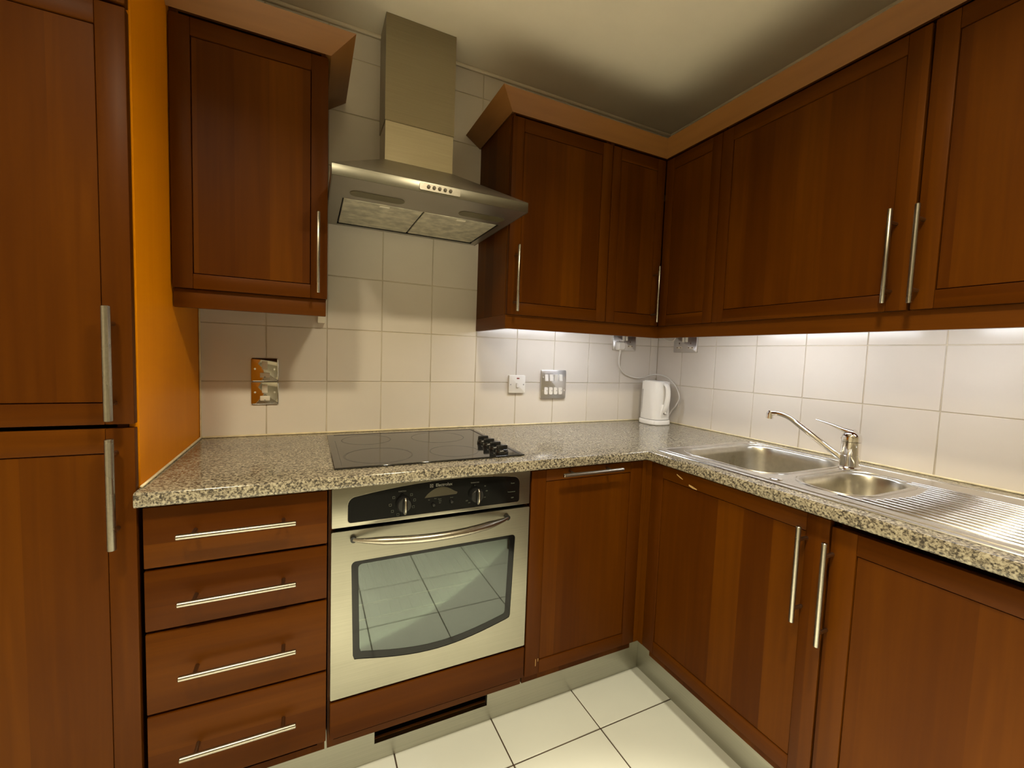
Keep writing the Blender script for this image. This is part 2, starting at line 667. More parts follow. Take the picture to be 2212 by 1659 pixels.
# tall larder / fridge housing on the left
tall = thing('tall_cabinet', 'tall dark cherry housing cabinet at the left edge with two stacked doors', 'cabinet', (-2.36, -.3, .0))
carcass(tall, -2.655, -2.069, -.578, -.004, .15, 2.10, 'y-')
d = shaker(tall, 'y', DP, -2.654, -2.0522, 1.058, 1.906, .048, .045, .045)
bar(d, 'y', DP, False, -2.083, 1.187, .235, .165, r=.0078)
d = shaker(tall, 'y', DP, -2.654, -2.0522, .165, 1.049, .048, .052, .045)
bar(d, 'y', DP, False, -2.083, .916, .235, .165, r=.0078)
shaker(tall, 'y', DP, -2.654, -2.0522, 1.913, 2.09, .048, .045, .045)
MB().box(-2.655, -2.06, -.545, -.53, 0, .15).build('kick_board', PLINTH, tall)
c = MB()
sweep(c, [(-2.66, -.60), (-2.058, -.60)], [(.004, 2.096), (.066, 2.142), (.058, 2.156), (-.012, 2.106)])
tag(c.build('cornice', WSHEEN, origin=(-2.36, -.6, 2.1)), 'cornice moulding on top of the tall left cabinet', 'cornice')

pn = MB().box(-2.068, -2.0505, -.576, -.001, .880, 2.13, .0008).box(-2.068, -2.0505, -.44, -.001, 0, .880).build('end_panel', WORANGE, origin=(-2.06, -.29, 0))
tag(pn, 'bright orange wood side panel between tall cabinet and granite worktop', 'panel')

# drawer unit
dr = thing('drawer_unit', 'four-drawer cherry base unit between tall cabinet and oven', 'cabinet', (-1.857, -.3, .15))
carcass(dr, -2.040, -1.672, -.578, -.02, .15, .872, 'y-')
for z0, z1 in ((.7325, ZB1), (.5865, .7255), (.3905, .5795), (.190, .3835)):
    mb = MB().box(-2.042, -1.6695, DP, DP + .02, z0, z1, .0022, 2)
    f = mb.build('drawer', WH, dr)
    zh = {.7325: .8095, .5865: .656, .3905: .484, .190: .291}[z0]
    bar(f, 'y', DP, True, -1.858, zh, .236, .178)

# oven housing with the plain panel below
oh = thing('oven_housing', 'cherry oven housing with a plain horizontal panel below the oven', 'cabinet', (-1.37, -.3, .15))
mb = MB()
mb.box(-1.666, -1.650, -.578, -.02, .15, .872)
mb.box(-1.088, -1.0785, -.578, -.02, .15, .872)
mb.box(-1.650, -1.088, -.578, -.02, .15, .168)
mb.box(-1.650, -1.088, -.578, -.02, .272, .288)
mb.build('carcass', WPEL, oh)
MB().box(-1.660, -1.0790, DP, DP + .02, .188, .2895, .0022, 2).build('lower_panel', WH, oh)

# integrated appliance door right of the oven
dw = thing('base_cabinet', 'cherry base cabinet right of the oven with horizontal bar handle on its top rail', 'cabinet', (-.85, -.3, .15))
carcass(dw, -1.0735, -.618, -.578, -.02, .15, .872, 'y-')
MB().box(-.6205, -.602, -.5992, -.580, ZB0, ZB1).box(-.600, -.580, -.6232, -.5785, ZB0, ZB1).build('corner_post', WV, dw)
d = shaker(dw, 'y', DP, -1.0745, -.622, ZB0, ZB1, .052, .037, .045)
bar(d, 'y', DP, True, -.860, .858, .240, .150)
MB().box(-1.036, -1.0345, DP - .0002, DP + .001, .214, .238).build('chip', SCUFF, d)
MB().box(-1.0275, -1.026, DP - .0002, DP + .001, .228, .238).build('chip', SCUFF, d)

# sink base, right-hand run
sb = thing('sink_cabinet', 'cherry sink base cabinet in the right-hand run, scuffed at its top left corner', 'cabinet', (-.3, -.9, .15))
carcass(sb, -.578, -.02, -1.204, -.640, .15, .872, 'x-', top=False)
d = shaker(sb, 'x', DP, -1.2055, -.6245, ZB0, ZB1, .052, .045, .045)
bar(d, 'x', DP, False, -1.156, .722, .242, .175)
for (ya, za), (yb, zb), wd in (((-.738, .856), (-.764, .846), .0016), ((-.790, .8345), (-.822, .829), .0026)):
    mb = MB()
    mb.loft([[(DP - .0003, ya, za - wd), (DP - .0003, ya, za + wd), (DP + .001, ya, za + wd), (DP + .001, ya, za - wd)],
             [(DP - .0003, (ya + yb) / 2, (za + zb) / 2 - wd * 1.6), (DP - .0003, (ya + yb) / 2, (za + zb) / 2 + wd), (DP + .001, (ya + yb) / 2, (za + zb) / 2 + wd), (DP + .001, (ya + yb) / 2, (za + zb) / 2 - wd * 1.6)],
             [(DP - .0003, yb, zb - wd * .5), (DP - .0003, yb, zb + wd * .5), (DP + .001, yb, zb + wd * .5), (DP + .001, yb, zb - wd * .5)]])
    mb.build('chip', SCUFF, d)

db = thing('base_cabinet', 'cherry base cabinet under the drainer, lower right, with its door set lower', 'cabinet', (-.3, -1.5, .15))
carcass(db, -.578, -.02, -1.81, -1.211, .15, .872, 'x-', top=False)
d = shaker(db, 'x', DP - .002, -1.812, -1.2110, ZB0, .859, .052, .048, .045)
bar(d, 'x', DP - .002, False, -1.2005 - .016, .702, .250, .185)
MB().box(-.56, -.02, -1.835, -1.815, .0, .872).build('side_panel', WV, db)

# plinths
pl = thing('plinth', 'brushed steel kick plinth under the back run with a slot below the oven', 'plinth', (-1.3, PF, 0))
mb = MB()
for x0, x1, z0, z1 in ((-2.05, -1.532, 0, .15), (-1.532, -1.168, 0, .055), (-1.168, PF, 0, .15)):
    mb.box(x0, x1, PF, PF + .016, z0, z1)
mb.build('plinth_board', PLINTH, pl)
MB().box(-1.60, -1.10, PF + .20, PF + .21, .0, .149).box(-1.60, -1.10, PF + .017, PF + .20, 0, .004).build('slot_shade', SHADE, pl)  # dark sheets added for the shaded space behind the slot
MB().box(-1.535, -1.165, PF + .0165, PF + .024, .04, .0565).build('batten', WSHEEN, pl)
pr = MB().box(-.515, -.499, -1.81, PF - .0005, 0, .15).build('plinth', PLINTH, origin=(-.507, -1.2, 0))
tag(pr, 'brushed steel kick plinth under the right-hand run of cabinets', 'plinth')

# ------------------------------------------------------------------ oven
ov = thing('built_in_oven', 'built-in single oven in brushed steel with black control panel', 'oven', (-1.37, -.6, .6))
OX0, OX1 = -1.6595, -1.0805
mb = MB()
mb.box(OX0 + .012, OX0 + .03, -.575, -.08, .300, .86)
mb.box(OX1 - .03, OX1 - .012, -.575, -.08, .300, .86)
mb.box(OX0 + .03, OX1 - .03, -.575, -.08, .300, .315)
mb.box(OX0 + .03, OX1 - .03, -.575, -.08, .770, .86)
mb.box(OX0 + .03, OX1 - .03, -.10, -.08, .315, .770)
mb.build('body', CAVITY, ov)
fa = MB().box(OX0, OX1, DP, DP + .022, .7675, .877, .003, 2).build('control_fascia', STEEL_H, ov)


def arc_poly(x0, x1, zb0, zt0, zm, zt1, zb1, r0, r1):
    """panel outline with curved top edge; rounded corners"""
    pts = []

    def corner(cx, cz, a0, r, n=5):
        for k in range(n + 1):
            a = a0 + PI / 2 * k / n
            pts.append((cx + r * math.cos(a), cz + r * math.sin(a)))
    corner(x0 + r0, zb0 + r0, PI, r0)
    corner(x1 - r0, zb1 + r0, 1.5 * PI, r0)
    corner(x1 - r1, zt1 - r1, 0, r1)
    for k in range(1, 12):
        t = k / 12
        xx = (x1 - r1) + (x0 + r1 - x1 + r1) * t
        pts.append((xx, (1 - t) ** 2 * zt1 + 2 * (1 - t) * t * zm + t * t * zt0))
    corner(x0 + r1, zt0 - r1, PI / 2, r1)
    return pts


po = arc_poly(-1.620, -1.119, .779, .848, .887, .860, .779, .009, .022)
MB().prism_y([(x * 1.0 + (0.0012 if x > -1.37 else -.0012), z + (.0012 if z > .82 else -.0012)) for x, z in po], DP - .0006, DP + .004).build('panel_trim', STEEL_BAR, fa)
cp = MB().prism_y(po, DP - .0016, DP + .004).build('control_glass', BLACKG, fa)
dp = [(-1.418, .824)] + [(-1.418 + .097 * t, .826 + .024 * math.sin(PI * t ** .92) + .004 * t) for t in [k / 14 for k in range(1, 14)]] + [(-1.321, .832), (-1.324, .826)]
MB().prism_y(dp, DP - .0022, DP).build('display', DISP, fa)


def oven_knob(x, z):
    mb = MB()
    R_ = .0215
    loops = []
    for r, d_ in ((R_, .0), (R_, -.006), (R_ * .93, -.016), (R_ * .80, -.019)):
        loops.append([(x + r * math.cos(2 * PI * k / 28), DP - .0016 + d_, z + r * math.sin(2 * PI * k / 28)) for k in range(28)])
    mb.loft(loops)
    mb.box(x - .0055, x + .0055, DP - .029, DP - .018, z - .0205, z + .0205, .0025, 2)
    k = mb.build('knob', BLACKP, ov)
    p = MB()
    p.tube(spline([(x, DP - .024, z + .021), (x, DP - .0305, z + .014), (x, DP - .032, z), (x, DP - .0305, z - .014), (x, DP - .024, z - .021)], 4), .0030, 10)
    p.build('pointer', STEEL_BAR, k)


for kx, kz in ((-1.476, .815), (-1.264, .818)):
    oven_knob(kx, kz)
for bx_, bz in ((-1.392, .802), (-1.339, .8055)):
    MB().tube([(bx_, DP, bz), (bx_, DP - .006, bz), (bx_, DP - .0085, bz)], [.0055, .0055, .004], 16).build('button', BLACKP, ov)
text('Electrolux', .0125, (-1.362, DP - .002, .8575), ov, PRINT, sx=.95, font_offset=.0001)
# square emblem beside the lettering
mb = MB()
ex, ez, es = -1.3985, .8572, .0045
for a, c, e, g_ in ((-es, es, es - .0008, es), (-es, es, -es, -es + .0008), (-es, -es + .0008, -es, es), (es - .0008, es, -es, es)):
    mb.box(ex + a, ex + c, DP - .0021, DP - .0017, ez + e, ez + g_)
mb.tube([(ex - es, DP - .0019, ez - es), (ex, DP - .0019, ez), (ex - es, DP - .0019, ez + es)], .0006, 6)
mb.tube([(ex + es, DP - .0019, ez - es), (ex, DP - .0019, ez), (ex + es, DP - .0019, ez + es)], .0006, 6)
mb.build('emblem', PRINT, ov)
text('FUNCTION', .0045, (-1.480, DP - .002, .8500), ov, PRINT, sx=.9)
text('TEMPERATURE', .0045, (-1.268, DP - .002, .8540), ov, PRINT, sx=.9)
for s_, x_, z_ in (('Power', -1.143, .840), ('Temperature', -1.147, .8135), ('Light', -1.143, .795),
                   ('50', -1.235, .840), ('100', -1.230, .825), ('150', -1.236, .806), ('250', -1.292, .802), ('200', -1.284, .795),
                   ('0', -1.268, .845)):
    text(s_, .0048, (x_, DP - .002, z_), ov, PRINT_D)
for s_, x_, z_ in (('Set', -1.405, .817), ('Time', -1.387, .819), ('Minute', -1.374, .8165), ('Cook', -1.373, .811), ('End', -1.373, .8055), ('Clock', -1.339, .817)):
    text(s_, .0036, (x_, DP - .002, z_), ov, PRINT_D)
for ax_, az in ((-1.503, .835), (-1.512, .815), (-1.506, .797), (-1.491, .786), (-1.455, .838), (-1.446, .822), (-1.449, .803)):
    h = .0033
    mb = MB()
    for a, c, e, g_ in ((-h, h, h - .0006, h), (-h, h, -h, -h + .0006), (-h, -h + .0006, -h, h), (h - .0006, h, -h, h)):
        mb.box(ax_ + a, ax_ + c, DP - .0021, DP - .0016, az + e, az + g_)
    mb.build('dial_symbol', PRINT_D, ov)

# oven door with window opening
win = []
for k in range(6):
    a = PI / 2 + PI / 2 * k / 5
    win.append((-1.598 + .012 * math.cos(a), .660 + .012 * math.sin(a)))
win += [(-1.610 + .006 * t, .655 - .245 * t) for t in (.3, .6, 1.0)]
win += [(-1.600, .3985), (-1.590, .397)]
for k in range(1, 16):
    t = k / 16
    win.append((-1.590 + .440 * t, .397 - .046 * math.sin(PI * t) * .72 + .006 * t))
win += [(-1.150, .403), (-1.139, .407), (-1.136, .415)]
win += [(-1.136 + .008 * t, .415 + .245 * t) for t in (.4, .8)]
for k in range(6):
    a = 0 + PI / 2 * k / 5
    win.append((-1.139 + .012 * math.cos(a), .663 + .012 * math.sin(a)))


def holed_plate(outer, hole, y0, y1):
    b = bmesh.new()
    for y in (y0, y1):
        o_ = [b.verts.new((x, y, z)) for x, z in outer]
        h_ = [b.verts.new((x, y, z)) for x, z in hole]
        es_ = [b.edges.new((l[i], l[(i + 1) % len(l)])) for l in (o_, h_) for i in range(len(l))]
        bmesh.ops.triangle_fill(b, edges=es_, use_beauty=True, use_dissolve=False)
        if y == y0:
            O0, H0 = o_, h_
        else:
            for l0, l1 in ((O0, o_), (H0, h_)):
                for i in range(len(l0)):
                    j = (i + 1) % len(l0)
                    b.faces.new([l0[i], l0[j], l1[j], l1[i]])
    return b


OZ0, OZ1 = .2985, .758
outer = [(OX0 + .002, OZ0), (OX1 - .002, OZ0), (OX1, OZ0 + .002), (OX1, OZ1 - .002), (OX1 - .002, OZ1), (OX0 + .002, OZ1), (OX0, OZ1 - .002), (OX0, OZ0 + .002)]
od = MB().bm(holed_plate(outer, win, DP, DP + .020)).build('oven_door', STEEL_H, ov)
cx_, cz_ = -1.373, .53
inner = []
for x, z in win:
    inner.append((cx_ + (x - cx_) * .925, cz_ + (z - cz_) * .90 + .004))
MB().bm(holed_plate([(x, z) for x, z in win], inner, DP + .0016, DP + .005)).build('glass_border', BLACKG, od)
MB().prism_y([(cx_ + (x - cx_) * .93, cz_ + (z - cz_) * .905 + .004) for x, z in win], DP + .0022, DP + .0045).build('window_glass', OGLASS, od)
# bowed tubular handle
hp = []
for k in range(25):
    t = k / 24
    x = -1.606 + .447 * t
    b_ = math.sin(PI * t) ** .8
    hp.append((x, DP - .008 - .058 * b_, .735))
rad = [.0045 + .0065 * min(1, 6 * min(k / 24, 1 - k / 24)) for k in range(25)]
MB().tube(hp, rad, 16).build('handle', STEEL_BAR, od)
MB().tube([(-1.606, DP + .001, .735), (-1.606, DP - .010, .735)], .008, 16).build('handle_mount', BLACKP, od)
MB().tube([(-1.159, DP + .001, .735), (-1.159, DP - .010, .735)], .008, 16).build('handle_mount', BLACKP, od)
# wire shelves in the oven
for z in (.489, .442):
    mb = MB()
    mb.tube([(OX0 + .035, -.50, z), (OX1 - .035, -.50, z)], .0028, 8)
    mb.m = 1
    mb.tube([(OX0 + .035, -.14, z), (OX1 - .035, -.14, z)], .0028, 8)
    for k in range(16):
        x = OX0 + .05 + k * .0317
        mb.tube([(x, -.50, z), (x, -.14, z)], .0014, 6)
    mb.build('wire_shelf', [WIRE, CAVITY], ov)  # rear bar and rods coloured dark as if shaded, front bar bright

# ------------------------------------------------------------------ worktop
WF, WZ0, WZ1 = -.625, .879, .912
xs = [-2.050, -1.60, -1.12, -.625, -.550, -.085, -.0015]
ys = [-1.83, -1.525, -.645, -.625, -.50, -.10, -.0015]


def wt_in(x, y):
    if x < -.625 and y < -.625:
        return False
    if -.550 < x < -.085 and -1.525 < y < -.645:
        return False
    return True


b = cells(xs, ys, wt_in, WZ0, WZ1)
fe = []
for e in b.edges:
    m_ = (e.verts[0].co + e.verts[1].co) / 2
    dv = e.verts[1].co - e.verts[0].co
    if abs(dv.z) < 1e-6:
        if (abs(m_.y - WF) < 1e-4 and m_.x < -.62 and abs(dv.y) < 1e-5) or (abs(m_.x - WF) < 1e-4 and m_.y < -.62 and abs(dv.x) < 1e-5):
            fe.append(e)
bmesh.ops.bevel(b, geom=fe, offset=.007, segments=4, affect='EDGES', profile=.5)
wt = MB().bm(b).build('worktop', GRANITE, origin=(-1.0, -.3, WZ1), angle=30)
tag(wt, 'L-shaped speckled granite-look worktop over the base cabinets', 'worktop')
sl = MB()
sl.box(-2.044, -.002, -.0055, -.0012, WZ1 + .0003, WZ1 + .007, .0015)
sl.box(-.0055, -.0012, -1.83, -.006, WZ1 + .0003, WZ1 + .006, .0015)
sl.box(-2.0498, -2.0435, -.585, -.002, WZ1 + .0003, WZ1 + .0065, .0018)
sl.box(-2.0498, -2.0445, -.0055, -.0010, WZ1 + .006, 1.385, .0015)
sl.build('sealant_bead', SEAL, wt)

# ------------------------------------------------------------------ hob
hb = thing('ceramic_hob', 'black glass ceramic hob with four zones set in the worktop above the oven', 'hob', (-1.37, -.32, WZ1))
HX0, HX1, HY0, HY1 = -1.652, -1.083, -.560, -.072
MB().box(HX0, HX1, HY0, HY1, WZ1 + .0005, WZ1 + .0055, .0012).build('glass_plate', HOBG, hb)
MB().box(HX0 + .022, HX1 - .012, HY1 - .020, HY1 - .012, WZ1 + .005, WZ1 + .0059).box(HX1 - .019, HX1 - .012, HY0 + .012, HY1 - .020, WZ1 + .005, WZ1 + .0059).build('edge_shade', HOB_SHADE, hb)  # dark strips paint the recess shade at rear and right edges
MB().box(HX0 + .020, HX0 + .0215, HY0 + .02, HY1 - .12, WZ1 + .005, WZ1 + .0058).build('edge_line', RINGM, hb)
for cx, cy, r, wd in ((-1.520, -.440, .098, .005), (-1.528, -.195, .082, .0022), (-1.275, -.215, .096, .002), (-1.285, -.450, .078, .0018)):
    mb = MB()
    n = 48
    zt = WZ1 + .0057
    vs, fs = [], []
    for k in range(n):
        a = 2 * PI * k / n
        jit = 1 + .25 * math.sin(3 * a + cx * 9)
        for rr in (r - wd * jit * .5, r + wd * jit * .5):
            vs.append((cx + rr * math.cos(a), cy + rr * math.sin(a), zt))
    for k in range(n):
        q = (k + 1) % n
        fs.append([2 * k, 2 * k + 1, 2 * q + 1, 2 * q])
    mb.add(vs, fs)
    mb.build('cooking_zone', RINGM, hb)
for cy in (-.362, -.417, -.472, -.527):
    mb = MB()
    c = (-1.150, cy, WZ1 + .0055)
    mb.lathe([(.021, 0), (.0215, .004), (.0195, .012), (.0155, .0150), (.006, .0155)], c, 28)
    mb.box(c[0] - .019, c[0] + .019, cy - .0045, cy + .0045, c[2] + .008, c[2] + .027, .0035, 3)
    mb.build('knob', BLACKP, hb)

# ------------------------------------------------------------------ sink
DZ = .9155
sk = thing('kitchen_sink', 'stainless steel one and a half bowl inset sink with ribbed drainer', 'sink', (-.32, -1.07, WZ1))
SX0, SX1, SY0, SY1 = -.582, -.062, -1.56, -.605
B1 = (-.508, -.106, -.990, -.655, .085)
B2 = (-.494, -.190, -1.206, -1.045, .070)
N_ = 8


def rr3(x0, x1, y0, y1, r, z, n=N_):
    return [(x, y, z) for x, y in rrect(x0, x1, y0, y1, r, n)]


b = bmesh.new()
loops = [rr3(SX0 + .006, SX1 - .006, SY0 + .006, SY1 - .006, .022, DZ)]
for B_ in (B1, B2):
    loops.append(rr3(B_[0] - .008, B_[1] + .008, B_[2] - .008, B_[3] + .008, B_[4] + .008, DZ))
es_ = []
for l in loops:
    vv = [b.verts.new(p) for p in l]
    es_ += [b.edges.new((vv[i], vv[(i + 1) % len(vv)])) for i in range(len(vv))]
bmesh.ops.triangle_fill(b, edges=es_, use_beauty=True)
mb = MB().bm(b)
mb.loft([rr3(SX0 + .006, SX1 - .006, SY0 + .006, SY1 - .006, .022, DZ), rr3(SX0 + .002, SX1 - .002, SY0 + .002, SY1 - .002, .025, DZ - .0008),
         rr3(SX0, SX1, SY0, SY1, .027, WZ1 + .0006)], False, False)
mb.build('drainer_deck', STEEL_SINK, sk, angle=25)
for B_, dep in ((B1, .150), (B2, .095)):
    x0, x1, y0, y1, r = B_
    mb = MB()
    L = []
    for ins, dz in ((-.008, 0), (-.004, -.0005), (0, -.003), (.003, -.008), (.006, -.03), (.014, -dep * .75), (.022, -dep * .92), (.036, -dep * .985), (.060, -dep)):
        L.append(rr3(x0 + ins, x1 - ins, y0 + ins, y1 - ins, max(.02, r - ins * .6) if ins > 0 else r - ins, DZ + dz))
    mb.loft(L, False, True)
    bw = mb.build('bowl', STEEL_BOWL, sk, angle=60)
    MB().lathe([(.042, .0005), (.040, .0025), (.030, .0015), (.006, .0008)], ((x0 + x1) / 2, (y0 + y1) / 2, DZ - dep), 28).build('waste', CHROME, bw)
    # pressed lip around the bowl
    lp = rr3(x0 - .017, x1 + .017, y0 - .017, y1 + .017, r + .017, DZ - .0004)
    MB().tube(lp + [lp[0]], .0022, 6, caps=False).build('pressed_lip', STEEL_SINK, sk)
lp = rr3(SX0 + .022, SX1 - .016, SY0 + .02, SY1 - .018, .03, DZ - .0008)
MB().tube(lp + [lp[0]], .0025, 6, caps=False).build('pressed_lip', STEEL_SINK, sk)
for k in range(15):
    x = -.520 + k * .0245
    ys0 = -1.232 - (.0 if k > 1 else 0) + (.055 if k == 0 else (.015 if k == 1 else 0)) - .022 * math.exp(-((x + .34) / .12) ** 2) * 1.2 + .01
    if k >= 13:
        ys0 = -1.18
    mb = MB()
    zc = DZ - .0012
    mb.tube([(x, ys0, zc - .002), (x, ys0 - .008, zc), (x, -1.492 + .0, zc), (x, -1.50, zc - .002)], [.001, .0042, .0042, .001], 10)
    mb.build('drainer_rib', STEEL_SINK, sk)
MB().lathe([(.017, 0), (.017, .002), (.013, .0035), (.004, .0037)], (-.535, -1.028, DZ), 24).build('waste_knob', CHROME, sk)

# mixer tap
tp = thing('mixer_tap', 'chrome single-lever mixer tap behind the small sink bowl', 'tap', (-.160, -1.022, DZ))
TX, TY = -.160, -1.022
MB().lathe([(.030, 0), (.030, .003), (.0265, .006), (.0262, .040), (.0252, .041), (.0262, .042), (.0262, .083), (.0250, .084)], (TX, TY, DZ), 32).build('tap_body', CHROME, tp)
sp_ = spline([(-.166, -1.003, .939), (-.180, -.945, .983), (-.192, -.885, 1.026), (-.199, -.850, 1.050), (-.205, -.818, 1.0605), (-.209, -.792, 1.060)], 6)
MB().tube(sp_, [.0105 - .0022 * min(1, i / 18) for i in range(len(sp_))], 18).build('spout', CHROME, tp)
MB().tube([(-.2095, -.789, 1.067), (-.2105, -.786, 1.058), (-.211, -.785, 1.040)], [.008, .0115, .0115], 20).build('aerator', CHROME, tp)
mb = MB()
mb.lathe([(.0262, 0), (.0265, .012), (.0240, .022), (.016, .030), (.004, .033)], (TX, TY, DZ + .0845), 32)
lv = spline([(TX + .004, -1.028, 1.026), (TX, -1.000, 1.0335), (TX - .002, -.965, 1.0445), (TX - .004, -.930, 1.0525), (TX - .004, -.918, 1.055)], 5)
L = []
for i, p in enumerate(lv):
    t = i / (len(lv) - 1)
    wx = .017 * (1 - t) + .0065 * t
    hz = .0095 * (1 - t) ** 1.5 + .0022
    L.append([(p.x + wx * math.cos(a), p.y, p.z + hz * math.sin(a)) for a in [2 * PI * k / 16 for k in range(16)]])
mb.loft(L)
lvo = mb.build('lever', CHROME, tp)
MB().tube([(TX, -.996, 1.006), (TX, -.9935, 1.006)], .004, 12).build('temperature_dot', RED, tp)

# ------------------------------------------------------------------ extractor hood
hd = thing('extractor_hood', 'stainless steel chimney extractor hood on the tiled wall above the hob', 'extractor hood', (-1.37, -.25, 1.7))
RX_0, RX_1, RYF, RZ0, RZ1 = -1.661, -1.073, -.500, 1.697, 1.7275
CX0, CX1, CYF, CHZ = -1.472, -1.217, -.134, 1.919
mb = MB()
A = [(RX_0, RYF, RZ1), (RX_1, RYF, RZ1), (RX_1, -.002, RZ1), (RX_0, -.002, RZ1)]
Bq = [(CX0, CYF, CHZ), (CX1, CYF, CHZ), (CX1, -.002, CHZ), (CX0, -.002, CHZ)]
mb.loft([A, Bq], False, True)
cn = mb.build('canopy', STEEL_DK, hd, angle=20)
mb = MB()
mb.m = 0
mb.box(RX_0, RX_1, RYF, RYF + .004, RZ0, RZ1, .0012, 2)
mb.box(RX_0, RX_0 + .003, RYF + .004, -.002, RZ0, RZ1)
mb.box(RX_1 - .003, RX_1, RYF + .004, -.002, RZ0, RZ1)
mb.build('rim', STEEL_H, hd)
b = cells([RX_0 + .003, -1.622, -1.100, RX_1 - .003], [RYF + .004, -.322, -.022, -.003], lambda x, y: not (-1.622 < x < -1.100 and -.322 < y < -.022), RZ0 + .001, RZ0 + .004)
MB().bm(b).build('underside', STEEL_DK, hd)
MB().box(-1.622, -1.100, -.322, -.022, RZ0 + .012, RZ0 + .014).build('filter_recess', SHADE, hd)  # dark colour stands for shade in the gaps around the filters
for x0, x1 in ((-1.618, -1.3715), (-1.3665, -1.106)):
    mb = MB().box(x0, x1, -.319, -.040, RZ0 + .0005, RZ0 + .009, .002)
    fo = mb.build('grease_filter', FILTER, hd)
    xm = (x0 + x1) / 2
    MB().box(xm - .016, xm + .016, -.312, -.300, RZ0 - .002, RZ0 + .0006, .0008).build('filter_catch', CREAM_PL, fo)
MB().box(-1.622, -1.100, -.036, -.026, RZ0 - .001, RZ0 + .006).build('rear_rail', BLACKP, hd)
for x0, x1 in ((-1.606, -1.446), (-1.268, -1.108)):
    pts = rrect(x0, x1, -.405, -.357, .022, 6)
    MB().prism_z(pts, RZ0 - .0006, RZ0 + .003).build('lamp_lens', LENS, hd)
cpn = MB().prism_y([(x, z) for x, z in rrect(-1.427, -1.305, RZ0 + .0055, RZ1 - .0045, .004, 4)], RYF - .003, RYF + .001).build('control_panel', STEEL_BAR, hd)
for k in range(5):
    x = -1.401 + k * .0165
    MB().tube([(x, RYF - .002, 1.7135), (x, RYF - .0055, 1.7135), (x, RYF - .0070, 1.7135)], [.0050, .0050, .0038], 16).tube([(x, RYF - .0068, 1.7135), (x, RYF - .0078, 1.7135)], .0022, 10).build('button', plain('hood_button', (.10, .08, .05), .3) if k == 0 else bpy.data.materials['hood_button'], cpn)
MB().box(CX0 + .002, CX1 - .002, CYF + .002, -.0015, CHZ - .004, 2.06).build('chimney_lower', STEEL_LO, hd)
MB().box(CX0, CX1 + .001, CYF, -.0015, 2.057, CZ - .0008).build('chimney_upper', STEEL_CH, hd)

# ------------------------------------------------------------------ wall cabinets
UZ0, UZ1 = 1.386, 2.092
UZT = 2.128
cl = thing('wall_cabinet', 'single-door cherry wall cabinet left of the extractor hood', 'wall cabinet', (-1.855, -.16, UZ0))
carcass(cl, -2.047, -1.665, -.300, -.0015, UZ0, UZT, 'y-')
d = shaker(cl, 'y', UP_, -2.0465, -1.6635, UZ0, UZ1, .046, .046, .040)
bar(d, 'y', UP_, False, -1.690, 1.517, .236, .17, r=.0050)
tag(sweep(MB(), [(-2.050, -.322), (-1.660, -.322), (-1.660, -.002)], [(.003, 2.100), (.067, 2.143), (.050, 2.1435), (-.012, 2.110)]).build('cornice', WSHEEN, origin=(-1.85, -.3, 2.1)),
    'cornice moulding on top of the cabinet left of the hood', 'cornice')
tag(MB().box(-2.047, -1.6665, -.308, -.290, 1.334, UZ0 - .001, .0015, 2).build('pelmet', WPEL, origin=(-1.85, -.3, 1.33)),
    'wooden light pelmet under the cabinet left of the hood', 'pelmet')
tag(MB().box(-1.685, -1.660, -.030, -.0015, 1.328, UZ0 - .001, .001).build('mounting_block', CREAM_PL, origin=(-1.67, -.02, 1.35)),
    'small cream block under right end of the left wall cabinet', 'block')

c1 = thing('wall_cabinet', 'single-door cherry wall cabinet right of the extractor hood', 'wall cabinet', (-.83, -.16, UZ0))
carcass(c1, -1.055, -.609, -.300, -.0015, UZ0, UZT, 'y-')
d = shaker(c1, 'y', UP_, -1.0545, -.6095, UZ0, UZ1, .046, .046, .045)
bar(d, 'y', UP_, False, -1.030, 1.514, .238, .17, r=.0052)

cc = thing('corner_wall_cabinet', 'L-shaped cherry corner wall cabinet with two narrow hinged doors', 'wall cabinet', (-.3, -.3, UZ0))
mb = MB()
for z0 in (UZ0, UZT - .018):
    mb.box(-.605, -.0015, -.300, -.0015, z0, z0 + .018)
    mb.box(-.300, -.0015, -.598, -.300, z0, z0 + .018)
mb.box(-.605, -.587, -.300, -.0015, UZ0 + .018, UZT - .018)
mb.box(-.300, -.0015, -.598, -.580, UZ0 + .018, UZ1 - .018)
mb.box(-.587, -.0015, -.008, -.0015, UZ0 + .018, UZ1 - .018)
mb.box(-.008, -.0015, -.580, -.008, UZ0 + .018, UZ1 - .018)
mb.build('carcass', WV, cc)
d = shaker(cc, 'y', UP_, -.6055, -.3245, UZ0, UZ1, .042, .048, .045)
bar(d, 'y', UP_, False, -.362, 1.517, .238, .17, r=.0052)
shaker(cc, 'x', UP_, -.5985, -.3240, UZ0, UZ1, .042, .048, .045)

c3 = thing('wall_cabinet', 'wide cherry wall cabinet above the sink, handle at its right edge', 'wall cabinet', (-.16, -.9, UZ0))
carcass(c3, -.300, -.0015, -1.198, -.602, UZ0, UZT, 'x-')
d = shaker(c3, 'x', UP_, -1.1955, -.6015, UZ0, UZ1, .046, .048, .045)
bar(d, 'x', UP_, False, -1.158, 1.525, .242, .175, r=.0056)
c4 = thing('wall_cabinet', 'cherry wall cabinet at the right edge, handle beside a dark gap', 'wall cabinet', (-.16, -1.5, UZ0))
carcass(c4, -.300, -.0015, -1.81, -1.204, UZ0, UZT, 'x-')
d = shaker(c4, 'x', UP_ - .001, -1.809, -1.2025, UZ0, UZ1, .046, .048, .045)
bar(d, 'x', UP_ - .001, False, -1.2135 - .001, 1.521, .243, .175, r=.0058)

